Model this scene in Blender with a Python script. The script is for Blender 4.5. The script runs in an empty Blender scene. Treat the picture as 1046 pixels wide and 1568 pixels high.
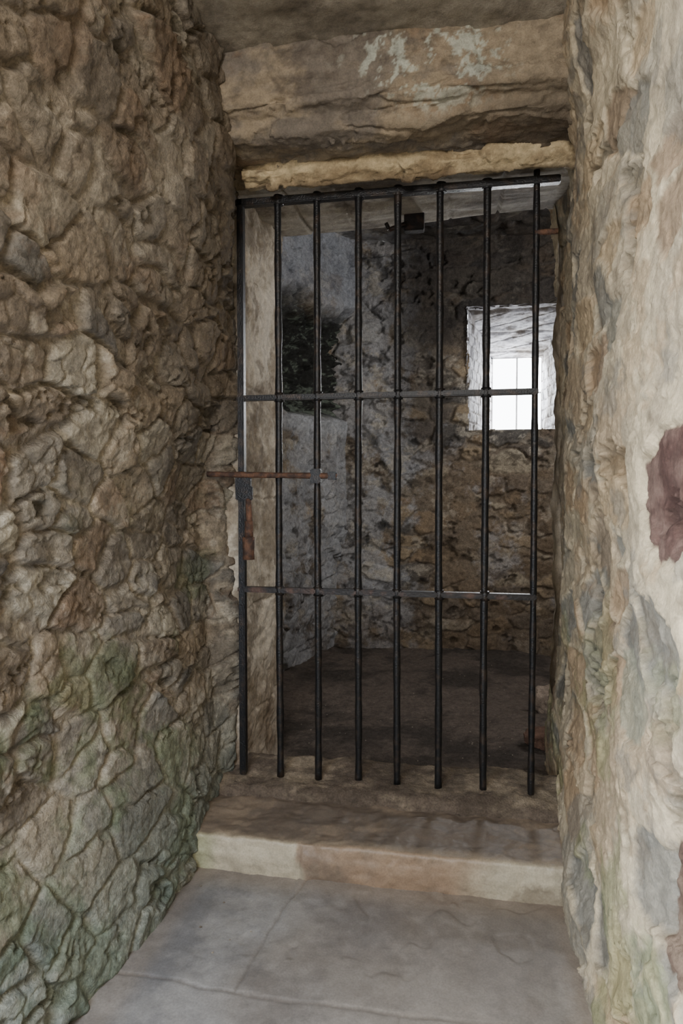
import bpy, math, random
import numpy as np
import bmesh
from mathutils import Vector
random.seed(4)
S=bpy.context.scene
# ---------------------------------------------------------------- noise
def h3(ix,iy,iz,seed):
    a=(ix.astype(np.int64)*73856093 ^ iy.astype(np.int64)*19349663 ^ iz.astype(np.int64)*83492791 ^ (seed*2654435761))&0xFFFFFFFF
    a=(a^(a>>16))*0x45d9f3b & 0xFFFFFFFF
    a=(a^(a>>15))*0x45d9f3b & 0xFFFFFFFF
    a=a^(a>>16)
    return (a&0xFFFFFF)/float(0x1000000)
def vnoise(P,seed=0):
    I=np.floor(P); f=P-I; f=f*f*f*(f*(f*6-15)+10)
    I=I.astype(np.int64); r=0
    for dx in (0,1):
        wx=f[:,0] if dx else 1-f[:,0]
        for dy in (0,1):
            wy=f[:,1] if dy else 1-f[:,1]
            for dz in (0,1):
                wz=f[:,2] if dz else 1-f[:,2]
                r=r+wx*wy*wz*h3(I[:,0]+dx,I[:,1]+dy,I[:,2]+dz,seed)
    return r*2-1
ROT=np.array([[.36,.48,-.8],[-.8,.6,0],[.48,.64,.6]])
def fbm(P,sc,octv=5,seed=0,gain=0.5,lac=2.03):
    P=P*np.array(sc); r=0;a=1;t=0
    for o in range(octv):
        r=r+a*vnoise(P+o*17.3,seed+o*7); t+=a; a*=gain; P=(P*lac)@ROT if o<1 else P*lac
    return r/t*1.5
def ridged(P,sc,octv=4,seed=0):
    P=P*np.array(sc); r=0;a=1;t=0
    for o in range(octv):
        r=r+a*(1-2*np.abs(vnoise(P+o*11.1,seed+o*5))); t+=a; a*=.5; P=P*2.1
    return r/t
def worley(P,seed=0,tilt=False):
    I=np.floor(P).astype(np.int64); N=len(P)
    f1=np.full(N,9.);f2=np.full(N,9.);idv=np.zeros(N);id2=np.zeros(N);tl=np.zeros(N)
    for dx in (-1,0,1):
        for dy in (-1,0,1):
            for dz in (-1,0,1):
                cx,cy,cz=I[:,0]+dx,I[:,1]+dy,I[:,2]+dz
                ox=cx+.1+.8*h3(cx,cy,cz,seed+1)-P[:,0]; oy=cy+.1+.8*h3(cx,cy,cz,seed+2)-P[:,1]; oz=cz+.1+.8*h3(cx,cy,cz,seed+3)-P[:,2]
                d=np.sqrt(ox**2+oy**2+oz**2)
                c=d<f1
                f2=np.where(c,f1,np.minimum(f2,d)); 
                a=h3(cx,cy,cz,seed+9); b=h3(cx,cy,cz,seed+12)
                idv=np.where(c,a,idv); id2=np.where(c,b,id2)
                if tilt:
                    tl=np.where(c,ox*(2*((a*7)%1)-1)+oy*(2*((b*7)%1)-1)+oz*(2*((a*13)%1)-1),tl)
                f1=np.where(c,d,f1)
    if tilt: return f1,f2,idv,id2,tl
    return f1,f2,idv,id2
def ss(a,b,x):
    t=np.clip((x-a)/(b-a),0,1); return t*t*(3-2*t)
def L(r,g,b):
    c=np.array([r,g,b])/255.
    return np.where(c<=.04045,c/12.92,((c+.055)/1.055)**2.4)
def pal(idv,cols):
    c=np.array(cols); k=np.clip((idv*len(cols)).astype(int),0,len(cols)-1); return c[k]
def mix(a,b,m):
    m=np.asarray(m)
    if m.ndim==1: m=m[:,None]
    return a*(1-m)+b*m
def desat(c,k,tint=(1.03,1.0,.95)):
    l=(c@np.array([.25,.6,.15]))[:,None]*np.array(tint)
    return c*(1-k)+l*k
# ---------------------------------------------------------------- materials
def rockmat(name,rough=.9,bs=.5,bd=.006,f1=70,f2=260,spec=.25,var=(.72,1.25)):
    m=bpy.data.materials.new(name); m.use_nodes=True; nt=m.node_tree; n=nt.nodes; l=nt.links
    b=n['Principled BSDF']; b.inputs['Roughness'].default_value=rough; b.inputs['Specular IOR Level'].default_value=spec
    at=n.new('ShaderNodeAttribute'); at.attribute_name='Col'
    tc=n.new('ShaderNodeTexCoord')
    a=n.new('ShaderNodeTexNoise'); a.inputs['Scale'].default_value=f1; a.inputs['Detail'].default_value=9; a.inputs['Roughness'].default_value=.7
    c=n.new('ShaderNodeTexNoise'); c.inputs['Scale'].default_value=f2; c.inputs['Detail'].default_value=5; c.inputs['Roughness'].default_value=.65
    for t in (a,c): l.new(tc.outputs['Object'],t.inputs['Vector'])
    def mr(src,lo,hi):
        r=n.new('ShaderNodeMapRange'); r.inputs['From Min'].default_value=.3; r.inputs['From Max'].default_value=.7
        r.inputs['To Min'].default_value=lo; r.inputs['To Max'].default_value=hi; l.new(src,r.inputs['Value']); return r.outputs['Result']
    r1=mr(a.outputs['Fac'],*var); r2=mr(c.outputs['Fac'],.84,1.16)
    mm=n.new('ShaderNodeMath'); mm.operation='MULTIPLY'; l.new(r1,mm.inputs[0]); l.new(r2,mm.inputs[1])
    mu=n.new('ShaderNodeVectorMath'); mu.operation='SCALE'; l.new(at.outputs['Color'],mu.inputs[0]); l.new(mm.outputs[0],mu.inputs['Scale'])
    l.new(mu.outputs[0],b.inputs['Base Color'])
    ad=n.new('ShaderNodeMath'); ad.operation='MULTIPLY_ADD'; l.new(c.outputs['Fac'],ad.inputs[0]); ad.inputs[1].default_value=.35; l.new(a.outputs['Fac'],ad.inputs[2])
    bp=n.new('ShaderNodeBump'); bp.inputs['Strength'].default_value=bs; bp.inputs['Distance'].default_value=bd
    l.new(ad.outputs[0],bp.inputs['Height']); l.new(bp.outputs['Normal'],b.inputs['Normal'])
    return m
def flatmat(name,col,rough=.5,metal=0,col2=None,sc=30,bs=.3,lo=.45,hi=.65):
    m=bpy.data.materials.new(name); m.use_nodes=True; nt=m.node_tree; n=nt.nodes; l=nt.links
    b=n['Principled BSDF']; b.inputs['Roughness'].default_value=rough; b.inputs['Metallic'].default_value=metal
    tc=n.new('ShaderNodeTexCoord'); a=n.new('ShaderNodeTexNoise'); a.inputs['Scale'].default_value=sc; a.inputs['Detail'].default_value=7
    l.new(tc.outputs['Object'],a.inputs['Vector'])
    cr=n.new('ShaderNodeValToRGB'); cr.color_ramp.elements[0].position=lo; cr.color_ramp.elements[1].position=hi
    cr.color_ramp.elements[0].color=(*col,1); cr.color_ramp.elements[1].color=(*(col2 if col2 is not None else col),1)
    l.new(a.outputs['Fac'],cr.inputs['Fac']); l.new(cr.outputs['Color'],b.inputs['Base Color'])
    c=n.new('ShaderNodeTexNoise'); c.inputs['Scale'].default_value=sc*6; c.inputs['Detail'].default_value=5; l.new(tc.outputs['Object'],c.inputs['Vector'])
    bp=n.new('ShaderNodeBump'); bp.inputs['Strength'].default_value=bs; bp.inputs['Distance'].default_value=.003
    l.new(c.outputs['Fac'],bp.inputs['Height']); l.new(bp.outputs['Normal'],b.inputs['Normal'])
    return m
M_wall=rockmat('rubble_masonry',bs=1.0,bd=.008,f1=45,f2=180,var=(.6,1.4))
M_near=rockmat('lime_rubble_masonry',bs=.8,bd=.006,f1=34,f2=180,var=(.72,1.26))
M_flag=rockmat('flagstone',rough=.5,bs=.3,bd=.003,f1=24,f2=200,spec=.5,var=(.85,1.15))
M_lint=rockmat('weathered_lintel',bs=.8,bd=.007,f1=40,var=(.66,1.3))
# ---------------------------------------------------------------- surface builder
def surf(name,pos,u,v,disp,mat,flip=False,hole=None,parent=None):
    U,V=np.meshgrid(u,v,indexing='ij'); nu,nv=U.shape
    P=np.stack(pos(U.ravel(),V.ravel()),1).astype(float)
    G=P.reshape(nu,nv,3)
    du=np.gradient(G,axis=0); dv=np.gradient(G,axis=1)
    N=np.cross(du,dv).reshape(-1,3); N/= (np.linalg.norm(N,axis=1)[:,None]+1e-12)
    if flip: N=-N
    d,col=disp(P,U.ravel(),V.ravel())
    Q=P+N*d[:,None]
    idx=np.arange(nu*nv).reshape(nu,nv)
    q=np.stack([idx[:-1,:-1],idx[1:,:-1],idx[1:,1:],idx[:-1,1:]],-1).reshape(-1,4)
    if flip: q=q[:,::-1]
    if hole is not None:
        k=hole(P[q].mean(1)); q=q[~k]
    me=bpy.data.meshes.new(name)
    me.vertices.add(len(Q)); me.vertices.foreach_set('co',Q.ravel())
    me.loops.add(q.size); me.loops.foreach_set('vertex_index',q.ravel().astype(np.int32))
    me.polygons.add(len(q)); me.polygons.foreach_set('loop_start',np.arange(0,q.size,4,dtype=np.int32))
    try: me.polygons.foreach_set('loop_total',np.full(len(q),4,dtype=np.int32))
    except Exception: pass
    me.update(calc_edges=True); me.validate()
    me.polygons.foreach_set('use_smooth',np.ones(len(me.polygons),dtype=bool))
    at=me.attributes.new('Col','FLOAT_COLOR','POINT')
    c4=np.ones((len(Q),4)); c4[:,:3]=np.clip(col,0.003,.95); at.data.foreach_set('color',c4.ravel())
    me.materials.append(mat)
    ob=bpy.data.objects.new(name,me); S.collection.objects.link(ob)
    if parent: ob.parent=parent
    return ob
def lin(a,b,st): return np.linspace(a,b,max(2,int(round(abs(b-a)/st))+1))
def polyfn(pts,smooth=0):
    pts=np.array(pts,float); s=np.r_[0,np.cumsum(np.linalg.norm(np.diff(pts,axis=0),axis=1))]
    if smooth:
        t=np.linspace(0,s[-1],400); q=np.stack([np.interp(t,s,pts[:,k]) for k in (0,1)],1)
        w=max(1,int(smooth/s[-1]*400)); ker=np.ones(2*w+1)/(2*w+1)
        q2=np.stack([np.convolve(np.pad(q[:,k],w,mode='reflect',reflect_type='odd'),ker,'valid') for k in (0,1)],1)
        return (lambda x:(np.interp(x,t,q2[:,0]),np.interp(x,t,q2[:,1]))), s[-1]
    return (lambda x:(np.interp(x,s,pts[:,0]),np.interp(x,s,pts[:,1]))), s[-1]

# ================================================================ corridor left wall
def d_left(P,U,V):
    x,y,z=P.T
    w=P+np.stack([fbm(P,(5,5,5),5,50+k,.55) for k in range(3)],1)*.035
    f1,f2,i1,i2,tl=worley(w*np.array([4.6,6.2,10.5]),3,True)
    e=ss(.02,.17,f2-f1)
    g1,g2,j1,j2,tl2=worley(w*np.array([12,16,24]),8,True)
    e2=ss(.0,.2,g2-g1)
    sm=ss(-.15,.3,fbm(P,(3,3,3),4,70))      # areas smeared with old mortar
    rel=1-.6*sm
    d=.024*fbm(P,(2.2,2.2,2.2),2,1)+ e*(.010+.012*i2+.012*tl)*(1-.35*sm)+e2*(.003+.003*j2+.005*tl2)*rel+.006*fbm(P,(14,14,18),6,5,.68)
    pits=ss(.42,.7,fbm(P,(11,11,17),4,91,.6))*(1-.5*sm); d-=.017*pits
    st=pal(i1,[L(132,116,95),L(112,106,96),L(150,131,104),L(112,112,108),L(130,121,105),L(138,110,82),L(98,94,88),L(164,155,134)])
    mo=mix(L(166,153,130),L(134,121,102),ss(-.3,.3,fbm(P,(5,5,6),6,71,.65)))
    c=mix(mo,st,e*(.95-.45*sm)); c=c*(0.84+.32*j1*e2)[:,None]
    c=mix(c,L(180,171,151),ss(.24,.48,fbm(P,(9,9,12),6,44,.7))*.5)
    c=mix(c,L(84,74,63),ss(.2,.45,fbm(P,(8,8,11),6,45,.7))*.45)
    c=mix(c,L(138,104,72),ss(.42,.6,fbm(P,(5,5,6),6,144,.65))*.35)
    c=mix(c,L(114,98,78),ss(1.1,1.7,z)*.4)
    c=desat(c,.28)
    c=mix(c,L(90,108,66),ss(-.05,.32,fbm(P,(3.5,3.5,3.5),7,13,.65)-.2*(z-.5))*.5*ss(1.3,.4,z))
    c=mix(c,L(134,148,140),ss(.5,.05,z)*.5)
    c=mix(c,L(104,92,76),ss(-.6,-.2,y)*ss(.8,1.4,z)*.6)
    c=c*(1-.3*pits)[:,None]
    return d,c
lz=np.array([-.05,.0,.25,.5,1.1,1.5,1.95,2.3]); lx=np.array([-.03,-.03,-.06,-.10,-.10,-.035,.06,.10])
def p_left(y,z):
    x=np.interp(z,lz,lx)
    x=np.minimum(x,np.interp(y,[-.34,-.05],[.11,-.02]))
    k=ss(-.06,.03,y); x=x*(1-k)+(-.03)*k-.05*ss(.04,.08,y)
    x=x-.07*ss(-.5,-1.1,y)*ss(.9,.1,z)
    return x,y,z
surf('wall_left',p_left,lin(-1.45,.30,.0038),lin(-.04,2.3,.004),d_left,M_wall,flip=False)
# ================================================================ right wall (lime mortar, set stones)
def d_right(P,U,V):
    x,y,z=P.T
    w=P+np.stack([fbm(P,(6,6,6),6,150+k,.6) for k in range(3)],1)*.045
    f1,f2,i1,i2,tl=worley(w*np.array([4.5,5.5,8]),33,True)
    e=ss(.03,.2,f2-f1); expo=ss(.34,.46,i2)
    g1,g2,j1,j2,tl2=worley(w*np.array([13,15,20]),39,True)
    big=fbm(P,(2.5,2.5,2.5),2,61)
    d=.020*big + e*expo*(-.006+.018*tl)+.009*fbm(P,(7,7,9),7,65,.62)+.006*tl2*ss(0,.2,g2-g1)
    pits=ss(.45,.62,fbm(P,(7,7,8),5,191,.58)); d-=.018*pits
    mo=mix(L(200,182,147),L(174,158,130),ss(-.4,.4,fbm(P,(6,6,7),7,67,.7)))
    st=pal(i1,[L(128,128,121),L(166,136,98),L(150,141,122),L(112,112,106),L(178,152,112),L(162,149,122),L(142,116,88)])
    c=mix(mo,st,e*expo*.8); c=c*(.88+.2*j1)[:,None]
    c=mix(c,L(180,147,104),ss(.16,.38,fbm(P,(5,5,6),7,77,.62))*.4)
    c=mix(c,L(122,120,112),ss(.2,.4,fbm(P,(6,6,8),7,78,.62))*.5)
    c=mix(c,L(108,94,76),ss(.3,.5,fbm(P,(9,9,11),7,76,.68))*.4)
    c=desat(c,.22)
    c=mix(c,L(128,134,90),ss(.05,.45,fbm(P,(4,4,4),7,79,.65))*.5*ss(1.2,.4,z))
    for (yy,zz,ry,rz,ca,cb) in ((-.99,1.035,.115,.088,L(80,60,55),L(112,92,84)),(-1.08,.47,.06,.10,L(92,76,66),L(120,104,90))):
        q=((y-yy)/ry)**2+((z-zz)/rz)**2 + .9*fbm(P,(9,9,9),5,201,.55)
        m=ss(1.15,1.0,q); c=mix(c,mix(ca,cb,ss(-.3,.5,fbm(P,(12,12,12),6,202,.7))),m); d=d-.010*ss(1.5,1.05,q)+.003*ss(1.05,.8,q)
    for (yy,zz,ry,rz,cc) in ((-.72,1.72,.10,.05,L(124,122,114)),(-.62,1.38,.07,.05,L(122,122,112)),(-.45,2.0,.04,.09,L(110,110,108)),(-.8,.68,.12,.07,L(142,142,124))):
        q=((y-yy)/ry)**2+((z-zz)/rz)**2 + .8*fbm(P,(8,8,8),5,211,.6)
        m=ss(1.15,.95,q); c=mix(c,cc,m*.7); d=d-.008*ss(1.5,1.0,q)
    c=c*(1-.35*pits)[:,None]
    return d,c
rz=np.array([-.05,.1,.5,1.0,1.6,1.95,2.1,2.3]); rx=np.array([.955,.965,.99,1.0,.995,.98,.935,.92])
surf('wall_right',lambda y,z:(np.interp(z,rz,rx)+.05*ss(-.02,.12,y),y,z),lin(-1.75,.60,.0034),lin(-.04,2.3,.0036),d_right,M_near,flip=True)
# ================================================================ jamb behind the gate
def d_jamb(P,U,V):
    zz=P[:,2]
    jt=np.abs(((zz/.37+.25+.03*fbm(P,(6,6,6),3,300))%1)-.5)*2
    j=ss(.95,1.0,jt)
    d=.014*fbm(P,(5,5,5),4,301)+.011*fbm(P,(14,14,14),6,305,.65)-.007*j
    c=mix(L(204,194,177),L(156,144,126),ss(-.3,.4,fbm(P,(6,6,6),7,302,.7)))
    c=mix(c,L(110,98,83),ss(.12,.42,fbm(P,(9,9,9),7,303,.7))*.6)
    c=mix(c,L(118,94,70),ss(.5,.15,zz)*.4)
    return d,c
jf,jl=polyfn([(-.30,.03),(-.03,.035),(.0,.05),(.0,.50),(-.02,.54),(-.40,.60)],.02)
surf('door_jamb',lambda s,z:(*jf(s),z),lin(0,jl,.005),lin(-.02,2.3,.005),d_jamb,M_near,flip=False)
jf2,jl2=polyfn([(1.02,.44),(1.04,.53),(1.2,.58),(2.05,.6)],.03)
surf('wall_front',lambda s,z:(*jf2(s),z),lin(0,jl2,.02),lin(-.02,2.7,.02),d_jamb,M_near,flip=True)
# ================================================================ cell walls
def whitewash(P,seed,bias):
    return ss(-.15,.2,fbm(P,(3.2,3.2,3.2),8,seed,.7)+bias)
def d_cell(P,U,V):
    x,y,z=P.T
    w=P+np.stack([fbm(P,(4,4,4),5,350+k,.6) for k in range(3)],1)*.05
    f1,f2,i1,i2,tl=worley(w*np.array([4.4,4.4,9]),43,True)
    e=ss(.02,.16,f2-f1)
    sm=ss(-.1,.3,fbm(P,(3,3,3),4,370))
    d=e*(.008+.016*i2+.020*tl)*(1-.6*sm)+.02*fbm(P,(3,3,3),3,361)+.009*fbm(P,(13,13,18),6,365,.68)
    pits=ss(.4,.65,fbm(P,(11,11,15),4,391)); d-=.018*pits
    st=pal(i1,[L(132,114,92),L(116,106,95),L(148,126,98),L(102,97,91),L(134,123,106),L(164,144,114),L(116,101,84),L(176,165,142)])
    c=mix(L(130,118,102),st,e*(1-.5*sm))
    wb=.12-.5*ss(.15,.6,x)+.1*ss(1.2,1.0,z)
    c=mix(c,L(176,177,180),whitewash(P,401,wb)*.7)
    c=mix(c,L(192,182,163),ss(.22,.42,fbm(P,(7,7,10),7,410,.7))*.6)
    c=mix(c,L(60,55,51),ss(.14,.38,fbm(P,(7,7,10),7,411,.7))*.65)
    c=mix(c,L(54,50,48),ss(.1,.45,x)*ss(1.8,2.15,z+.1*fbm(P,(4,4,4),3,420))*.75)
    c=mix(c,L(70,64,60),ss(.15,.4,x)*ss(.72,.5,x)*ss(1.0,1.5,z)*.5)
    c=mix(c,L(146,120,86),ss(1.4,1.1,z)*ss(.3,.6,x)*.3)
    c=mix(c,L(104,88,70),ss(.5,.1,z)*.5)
    c=desat(c,.15)
    c=c*(1-.35*pits)[:,None]
    return d,c
WX0,WX1,WZ0,WZ1=.707,1.33,1.404,2.185
def whole(Cn):
    n=.014*(1+fbm(Cn,(9,9,9),4,480,.6))
    return (Cn[:,0]>WX0+n)&(Cn[:,0]<WX1-n)&(Cn[:,2]>WZ0+n*.5)&(Cn[:,2]<WZ1-n)
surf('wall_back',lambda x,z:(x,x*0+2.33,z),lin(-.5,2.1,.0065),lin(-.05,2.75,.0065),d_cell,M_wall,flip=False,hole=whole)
def d_cellleft(P,U,V):
    x,y,z=P.T
    d,c=d_cell(P,U,V)
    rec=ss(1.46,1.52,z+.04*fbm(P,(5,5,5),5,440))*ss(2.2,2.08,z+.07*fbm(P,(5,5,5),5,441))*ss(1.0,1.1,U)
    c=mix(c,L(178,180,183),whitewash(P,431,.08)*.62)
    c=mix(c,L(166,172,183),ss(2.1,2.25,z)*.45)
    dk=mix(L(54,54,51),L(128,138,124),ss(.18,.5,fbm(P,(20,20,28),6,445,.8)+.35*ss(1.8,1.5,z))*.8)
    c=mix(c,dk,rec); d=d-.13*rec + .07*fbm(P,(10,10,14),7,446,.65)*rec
    c=mix(c,L(192,195,198),ss(1.36,1.40,z)*ss(1.5,1.46,z)*.5)
    return d,c
cf,cl=polyfn([(-.34,.58),(-.36,1.3),(-.30,1.6),(-.03,2.42)],.05)
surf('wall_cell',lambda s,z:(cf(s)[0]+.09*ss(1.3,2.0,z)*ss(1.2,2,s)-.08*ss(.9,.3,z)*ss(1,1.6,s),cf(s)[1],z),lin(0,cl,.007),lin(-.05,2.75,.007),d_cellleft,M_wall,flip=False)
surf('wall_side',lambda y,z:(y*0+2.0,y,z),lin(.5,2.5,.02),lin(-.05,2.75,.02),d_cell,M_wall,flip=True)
win=bpy.data.objects.new('window_1',None); S.collection.objects.link(win)
PX0,PX1,PZ0,PZ1,PY=.887,1.262,1.43,2.006,3.1
def d_emb(P,U,V):
    x,y,z=P.T
    row=np.floor(z/.07); bx=(y+.5*x)/.16+.5*(row%2)
    j=np.maximum(ss(.80,1,np.abs((z/.07)%1-.5)*2),ss(.9,1,np.abs(bx%1-.5)*2))
    d=.008*(1-j)+.008*fbm(P,(12,12,12),5,501)
    c=mix(L(160,160,164),L(96,90,84),np.clip(j*.6+ss(-.2,.4,fbm(P,(7,7,7),7,502,.7))*.85,0,1))
    return d,c
def quad(name,a,b,c_,d_,flip):
    a,b,c_,d_=[np.array(t,float) for t in (a,b,c_,d_)]
    def pos(s,t):
        p=(a[None]*((1-s)*(1-t))[:,None]+b[None]*(s*(1-t))[:,None]+c_[None]*(s*t)[:,None]+d_[None]*((1-s)*t)[:,None])
        return p[:,0],p[:,1],p[:,2]
    return surf(name,pos,np.linspace(0,1,110),np.linspace(0,1,110),d_emb,M_near,flip=flip,parent=win)
Y0=2.31
quad('reveal_left',(WX0,Y0,WZ0),(PX0,PY,PZ0),(PX0,PY,PZ1),(WX0,Y0,WZ1),False)
quad('reveal_right',(WX1,Y0,WZ0),(PX1,PY,PZ0),(PX1,PY,PZ1),(WX1,Y0,WZ1),True)
quad('reveal_head',(WX0,Y0,WZ1),(PX0,PY,PZ1),(PX1,PY,PZ1),(WX1,Y0,WZ1),False)
quad('sill',(WX0,Y0,WZ0),(PX0,PY,PZ0),(PX1,PY,PZ0),(WX1,Y0,WZ0),True)
def boxes(name,bs,mat,parent=None,bev=.003):
    bm=bmesh.new()
    for (x0,x1,y0,y1,z0,z1) in bs:
        r=bmesh.ops.create_cube(bm,size=1)
        for v in r['verts']:
            v.co=Vector(((x0+x1)/2+v.co.x*(x1-x0),(y0+y1)/2+v.co.y*(y1-y0),(z0+z1)/2+v.co.z*(z1-z0)))
    if bev: bmesh.ops.bevel(bm,geom=bm.edges[:],offset=bev,segments=2,affect='EDGES')
    me=bpy.data.meshes.new(name); bm.to_mesh(me); bm.free(); me.materials.append(mat)
    ob=bpy.data.objects.new(name,me); S.collection.objects.link(ob)
    if parent: ob.parent=parent
    return ob
M_frame=flatmat('painted_frame',(.6,.6,.6),.6,0,(.75,.75,.75),20)
mx=(PX0+PX1)/2
boxes('glazing_frame',[(PX0-.02,PX0+.016,PY,PY+.03,PZ0-.02,PZ1+.02),(PX1-.016,PX1+.02,PY,PY+.03,PZ0-.02,PZ1+.02),
 (PX0-.02,PX1+.02,PY,PY+.03,PZ1-.014,PZ1+.02),(PX0-.02,PX1+.02,PY,PY+.03,PZ0-.02,PZ0+.014),
 (mx-.006,mx+.006,PY+.002,PY+.028,PZ0,PZ1),(PX0,PX1,PY+.002,PY+.028,1.737,1.747)],M_frame,win)
# ================================================================ floors
def d_dirt(P,U,V):
    d=.02*fbm(P,(3,3,3),4,601)+.008*fbm(P,(16,16,16),6,602,.6)
    c=mix(L(112,101,92),L(80,73,67),ss(-.3,.4,fbm(P,(3,3,3),7,603,.7)))
    return d,c
surf('cell_floor',lambda x,y:(x,y,x*0+.005),lin(-.6,2.1,.010),lin(.22,2.5,.010),d_dirt,M_wall,flip=False)
def d_flag(P,U,V):
    x,y,z=P.T
    wob=.012*fbm(P,(4,4,4),4,611)
    jy=-.74+wob; jy2=-1.40+wob
    t=.005
    j=np.maximum(ss(t,t*.3,np.abs(y-jy)),ss(t,t*.3,np.abs(y-jy2)))
    row=(y>jy).astype(int)+(y>jy2).astype(int)
    for rr,xs in ((2,(.27,)),(1,(.62,)),(0,(.3,))):
        for xx in xs: j=np.maximum(j,(row==rr)*ss(t,t*.3,np.abs(x-xx-wob-.1*(y+.5))))
    sid=row*3+((x>.27)&(row==2)).astype(int)+((x>.62)&(row==1)).astype(int)
    lay=ss(0,.02,fbm(P,(2.5,2.5,2.5),5,616))
    d=.005*fbm(P,(4,4,4),4,612)+.002*fbm(P,(18,18,18),4,613)-.003*j+.002*(sid%3)+.003*lay
    ed=ss(.0,.06,x)*ss(.96,.90,x)
    c=mix(L(118,117,118),L(148,146,144),ss(-.3,.4,fbm(P,(4,4,4),7,614,.7)))
    c=c*(.95+.04*(sid%3))[:,None]
    c=mix(c,L(120,109,96),ss(.2,.6,x+.2*fbm(P,(3,3,3),4,617))*.55)
    c=mix(c,L(96,88,80),j*.4); c=mix(c,L(138,122,104),(1-ed)*.35)
    c=mix(c,L(132,116,98),ss(-.42,-.33,y)*.45)
    return d,c
surf('floor',lambda x,y:(x,y,x*0),lin(-.25,1.05,.005),lin(-2.9,.24,.005),d_flag,M_flag,flip=False)
# ================================================================ step, sill, lintels
def sweep(name,pts,x0,x1,res,disp,mat,flip,sm=.012):
    f,l=polyfn(pts,sm)
    return surf(name,lambda x,s:(x,*f(s)),lin(x0,x1,res),lin(0,l,res),disp,mat,flip=flip)
def d_step(P,U,V):
    x,y,z=P.T
    d=.006*fbm(P,(5,5,5),4,701)+.005*fbm(P,(20,20,20),6,702,.6)+.004*ridged(P,(3,12,12),3,703)
    top=ss(.075,.09,z)*ss(-.325,-.30,y)
    c=mix(L(144,122,101),L(128,111,95),ss(-.3,.3,fbm(P,(6,6,6),6,705,.65)))
    pale=np.maximum(ss(.285,.265,x+.02*fbm(P,(9,9,9),3,706)+.5*(.1-z)*-.3),ss(.66,.8,x+.06*fbm(P,(5,5,5),3,707)))
    c=mix(c,L(184,175,153),pale*.85)
    c=mix(c,L(146,150,112),ss(.06,.0,x)*.6)
    c=mix(c,L(110,98,84),ss(.15,.45,fbm(P,(9,9,9),6,709,.68))*.5)
    tc=mix(L(104,93,82),L(134,119,102),ss(-.3,.4,fbm(P,(5,5,5),7,708,.7)))
    tc=mix(tc,L(170,154,130),ss(-.27,-.32,y)*.5)
    c=mix(c,tc,top)
    jt=ss(.006,.002,np.abs(x-.275)); d-=.004*jt*(1-top)
    return d,c
sweep('stone_step',[(-.315,-.03),(-.325,.05),(-.318,.098),(-.2,.100),(-.07,.104)],-.055,.985,.0045,d_step,M_flag,False,.008)
def d_sill(P,U,V):
    x,y,z=P.T
    d=.010*fbm(P,(5,8,8),4,711)+.009*fbm(P,(16,16,16),6,712,.6)
    c=mix(L(108,96,84),L(154,140,120),ss(-.2,.4,fbm(P,(5,9,9),7,713,.7)))
    c=mix(c,L(86,76,66),ss(.15,.5,fbm(P,(8,8,8),4,714))*.6)
    return d,c
sweep('door_sill',[(-.09,.07),(-.085,.125),(-.06,.143),(.15,.148),(.19,.12),(.2,-.03)],-.09,1.05,.006,d_sill,M_wall,False,.02)
def d_lint(P,U,V):
    x,y,z=P.T
    f1,f2,i1,i2,tl=worley((P+.03*fbm(P,(5,5,5),4,720)[:,None])*np.array([4,8,9]),75,True)
    d=.012*fbm(P,(2.5,4,5),4,721)+.010*fbm(P,(9,12,16),7,722,.68)+.018*tl
    d-=.010*ss(.10,.0,np.abs(fbm(P,(2,5,16),4,729)))*ss(2.14,2.05,z)
    c=mix(L(152,137,115),L(120,111,100),ss(-.2,.3,fbm(P,(3,4,5),7,723,.7)))
    c=mix(c,L(138,110,84),ss(.05,.4,fbm(P,(5,6,9),7,724,.65))*.45)
    c=mix(c,L(88,78,68),ss(.15,.4,fbm(P,(6,8,12),7,726,.68))*.5)
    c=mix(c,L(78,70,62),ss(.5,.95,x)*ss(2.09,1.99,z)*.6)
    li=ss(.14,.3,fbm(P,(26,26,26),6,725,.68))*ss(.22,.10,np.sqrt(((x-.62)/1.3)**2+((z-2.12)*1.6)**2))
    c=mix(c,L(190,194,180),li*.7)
    return d,c
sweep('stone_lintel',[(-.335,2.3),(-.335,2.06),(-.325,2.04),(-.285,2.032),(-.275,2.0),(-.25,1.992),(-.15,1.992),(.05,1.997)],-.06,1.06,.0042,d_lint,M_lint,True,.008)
def d_beam(P,U,V):
    x,y,z=P.T
    f1,f2,i1,i2,tl=worley((P+.03*fbm(P,(7,7,7),4,730)[:,None])*np.array([8,18,20]),77,True)
    d=.010*fbm(P,(3,10,10),5,731)+.012*fbm(P,(10,16,18),7,732,.68)+.006*fbm(P,(4,4,4),3,733)+.012*tl
    c=mix(L(202,182,145),L(156,136,105),ss(-.25,.35,fbm(P,(5,12,12),7,734,.7)))
    c=mix(c,L(104,86,66),ss(.25,.48,fbm(P,(8,14,14),7,735,.7))*.5)
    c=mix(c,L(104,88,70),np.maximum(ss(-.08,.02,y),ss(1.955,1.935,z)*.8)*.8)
    return d,c
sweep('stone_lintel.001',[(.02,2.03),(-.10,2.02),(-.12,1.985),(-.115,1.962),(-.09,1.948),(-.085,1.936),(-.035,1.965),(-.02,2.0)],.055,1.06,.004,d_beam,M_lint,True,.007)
def d_soff(P,U,V):
    x,y,z=P.T
    d=.008*fbm(P,(2,9,9),4,741)-.012*ss(.96,1,np.abs((x/.17+.2)%1-.5)*2)
    c=mix(L(170,162,148),L(116,106,94),ss(-.2,.4,fbm(P,(6,6,6),7,742,.68)))
    return d,c
def p_soff(x,s):
    y,z=sf(s); return x,y,z-.035*ss(.1,.5,y)*ss(.9,.1,x)
sf,sl=polyfn([(.035,2.12),(.035,1.985),(.1,1.99),(.50,2.045),(.54,2.1),(.55,2.75)],.006)
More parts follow.
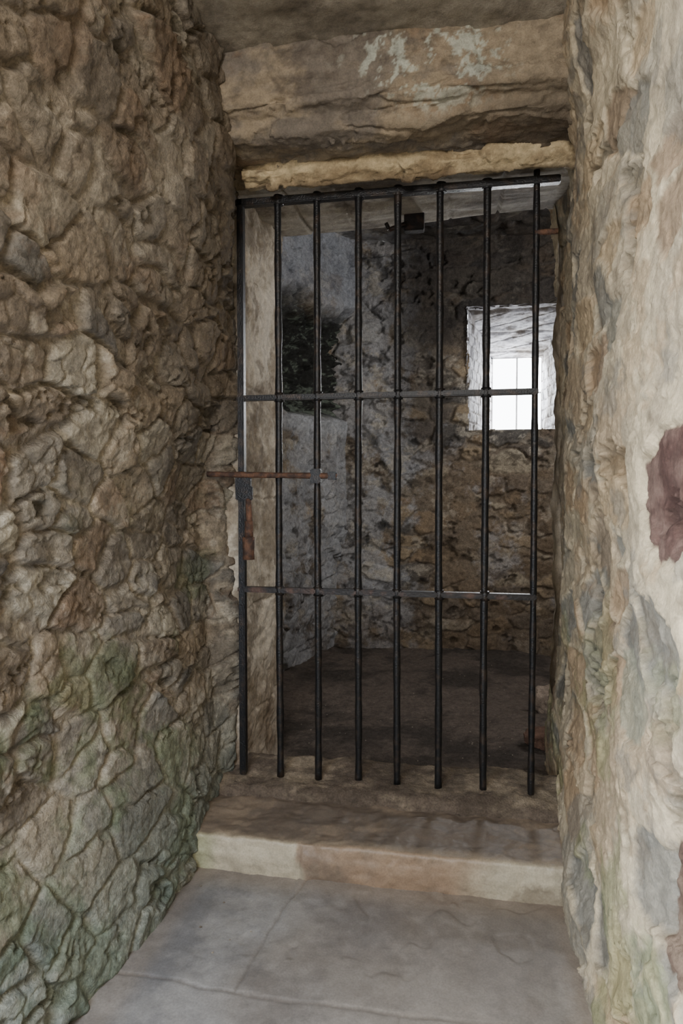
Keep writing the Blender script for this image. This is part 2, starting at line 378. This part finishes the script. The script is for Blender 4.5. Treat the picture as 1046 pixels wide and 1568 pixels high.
soffit=surf('door_soffit',p_soff,lin(-.36,1.12,.008),lin(0,sl,.008),d_soff,M_near,flip=True)
def d_ceil(P,U,V):
    d=.010*fbm(P,(3,3,3),4,751)+.004*fbm(P,(16,16,16),6,752,.6)
    c=mix(L(156,148,134),L(126,118,106),ss(-.3,.4,fbm(P,(5,5,5),6,753,.65)))
    return d,c
surf('ceiling',lambda x,y:(x,y,2.185+.02*(y+.3)),lin(-.25,1.15,.008),lin(-2.9,-.30,.008),d_ceil,M_lint,flip=True)
surf('cell_ceiling',lambda x,y:(x,y,x*0+2.62),lin(-.6,2.1,.02),lin(.5,2.5,.02),d_cell,M_wall,flip=True)
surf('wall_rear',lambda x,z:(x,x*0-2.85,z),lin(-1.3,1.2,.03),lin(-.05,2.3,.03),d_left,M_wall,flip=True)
surf('wall_right_rear',lambda y,z:(y*0+.97,y,z),lin(-2.9,-1.74,.02),lin(-.05,2.3,.02),d_right,M_near,flip=True)
surf('floor_rear',lambda x,y:(x,y,x*0-.005),lin(-1.4,-.24,.03),lin(-2.9,-1.3,.03),d_flag,M_flag,flip=False)
# ================================================================ iron gate
gate=bpy.data.objects.new('iron_gate',None); S.collection.objects.link(gate)
M_iron=flatmat('black_iron',(.014,.014,.015),.36,.35,(.05,.035,.026),40,.5,.5,.75)
M_iron2=flatmat('weathered_iron',(.020,.017,.016),.5,.3,(.09,.05,.035),22,.5,.5,.68)
M_rust=flatmat('rusty_iron',(.055,.033,.026),.75,.2,(.17,.085,.05),50,.8,.4,.65)
def tubes(name,ts,mat,parent,seg=14):
    V=[];F=[]
    for (a,b,r) in ts:
        a=Vector(a);b=Vector(b); ax=(b-a).normalized(); L_=(b-a).length; n=max(3,int(L_/.02))
        s=ax.orthogonal().normalized(); t=ax.cross(s); ph=random.random()*9
        base=len(V)
        for i in range(n+1):
            k=i/n; p=a.lerp(b,k)
            rr=r*(1+.07*math.sin(k*L_*31+ph)+.05*random.uniform(-1,1))
            off=(s*math.sin(k*L_*5+ph)+t*math.cos(k*L_*4+ph))*.0012
            for q in range(seg):
                A=2*math.pi*q/seg
                V.append(p+off+(s*math.cos(A)+t*math.sin(A))*rr)
        for i in range(n):
            for q in range(seg):
                F.append((base+i*seg+q,base+i*seg+(q+1)%seg,base+(i+1)*seg+(q+1)%seg,base+(i+1)*seg+q))
        F.append(tuple(base+q for q in range(seg))[::-1]); F.append(tuple(base+n*seg+q for q in range(seg)))
    me=bpy.data.meshes.new(name); me.from_pydata([tuple(v) for v in V],[],F); me.update()
    for p in me.polygons: p.use_smooth=len(p.vertices)==4
    me.materials.append(mat); ob=bpy.data.objects.new(name,me); S.collection.objects.link(ob)
    if parent: ob.parent=parent
    return ob
bx=[.135,.2587,.3857,.506,.6316,.766]
ZB,ZT=.138,1.938
tubes('bars',[((x,0,ZB),(x+random.uniform(-.003,.003),0,ZT+.016),.0108) for x in bx]+[((.907,0,.125),(.905,0,ZT+.03),.0095)],M_iron,gate)
boxes('frame_stile',[(.004,.024,-.014,.014,ZB,ZT+.01)],M_iron,gate)
boxes('crossbars',[(.0,.97,-.014,.014,ZT-.012,ZT+.010),(-.0,.915,-.013,.013,1.326,1.343)],M_iron,gate)
boxes('lower_crossbar',[(-.0,.915,-.013,.013,.724,.741)],M_iron2,gate)
tubes('collars',[((x,0,z-.014),(x,0,z+.014),.0145) for x in bx for z in (1.335,.732,ZT)],M_iron,gate)
tubes('sliding_bolt',[((-.09,-.03,1.098),(.325,-.03,1.09),.009)],M_rust,gate)
boxes('bolt_plate',[(.0,.05,-.03,-.012,1.045,1.10),(.243,.275,-.042,-.012,1.068,1.112),(.0,.055,-.028,-.014,1.015,1.06),(.295,.325,-.04,-.018,1.078,1.103)],M_iron,gate)
tubes('padlock_hasp',[((.043,-.025,.83),(.043,-.025,.90),.019),((.043,-.025,.90),(.043,-.025,.95),.013),((.045,-.025,.94),(.04,-.022,1.02),.009)],M_rust,gate)
tubes('hinge_pin',[((.90,0,1.79),(.965,0,1.79),.008)],M_rust,gate)
# broken iron hook left in the soffit
boxes('hook_plate',[(.49,.56,.36,.40,1.955,2.03)],M_iron2,soffit)
tubes('hook_arm',[((.50,.35,1.975),(.44,.34,1.955),.008),((.44,.34,1.955),(.43,.335,1.975),.007)],M_iron2,soffit)
# ================================================================ loose stones
def rock(name,loc,sz,col,seed):
    bm=bmesh.new(); bmesh.ops.create_icosphere(bm,subdivisions=4,radius=1)
    P=np.array([v.co[:] for v in bm.verts]); 
    P=np.sign(P)*np.abs(P)**.75
    n=fbm(P,(1.1,1.1,1.1),4,seed); P=P*(1+.28*n)[:,None]*np.array(sz)
    for v,p in zip(bm.verts,P): v.co=p
    me=bpy.data.meshes.new(name); bm.to_mesh(me); bm.free()
    at=me.attributes.new('Col','FLOAT_COLOR','POINT'); c=np.ones((len(P),4)); c[:,:3]=col; at.data.foreach_set('color',c.ravel())
    me.materials.append(M_wall); ob=bpy.data.objects.new(name,me); ob.location=loc; S.collection.objects.link(ob); return ob
rock('loose_stone',(1.09,1.22,.055),(.06,.05,.06),L(160,144,128),3)
rock('loose_stone',(1.03,.76,.04),(.07,.05,.035),L(118,92,78),5)
bm=bmesh.new()
for i in range(150):
    x=random.uniform(0,.92); y=random.uniform(.3,2.1); z=.012
    if i>140: x=random.uniform(0,.25); y=random.uniform(-1,-.4); z=.006
    r=random.uniform(.0015,.004)
    g=bmesh.ops.create_icosphere(bm,subdivisions=1,radius=r)
    for v in g['verts']: v.co=Vector((v.co.x*random.uniform(.7,1.4),v.co.y,v.co.z*.6))+Vector((x,y,z))
me=bpy.data.meshes.new('gravel'); bm.to_mesh(me); bm.free(); me.materials.append(flatmat('gravel_stone',tuple(L(150,140,125)),.9,0,tuple(L(100,90,80)),40))
S.collection.objects.link(bpy.data.objects.new('gravel',me))
# ================================================================ lights
def area(name,loc,tgt,sx,sy,e,col):
    l=bpy.data.lights.new(name,'AREA'); l.shape='RECTANGLE'; l.size=sx; l.size_y=sy; l.energy=e; l.color=col
    o=bpy.data.objects.new(name,l); o.location=loc; o.rotation_euler=(Vector(tgt)-Vector(loc)).to_track_quat('-Z','Y').to_euler(); S.collection.objects.link(o); return o
area('corridor_daylight',(-.75,-2.0,1.35),(.5,-1.2,.7),.9,1.2,34,(.90,.95,1))
area('corridor_fill',(.5,-2.7,1.9),(.0,-.6,.9),.6,.5,34,(1,.97,.94))  # added fill from behind the camera, stands for no actual lamp
area('doorway_daylight',(.05,-1.85,.85),(-.02,-.95,.0),.35,.35,13,(.66,.79,1))
area('window_daylight',(1.1,3.35,1.9),(.5,1.0,1.2),.7,.7,115,(.98,.99,1))
area('cell_fill',(1.9,1.1,2.0),(-.2,1.9,1.2),.5,.8,19,(.98,.98,1))  # added fill to brighten the cell's left wall, no known window here
w=bpy.data.worlds.new('sky'); S.world=w; w.use_nodes=True
bg=w.node_tree.nodes['Background']; bg.inputs['Color'].default_value=(.92,.96,1,1); bg.inputs['Strength'].default_value=12
# ================================================================ camera
cd=bpy.data.cameras.new('camera'); cd.sensor_fit='VERTICAL'; cd.sensor_height=36; cd.sensor_width=24; cd.lens=24; cd.clip_start=.02
co=bpy.data.objects.new('camera',cd); co.location=(.707,-2.069,1.058); co.rotation_euler=(math.radians(90-2.14),0,math.radians(10.25))
S.collection.objects.link(co); S.camera=co
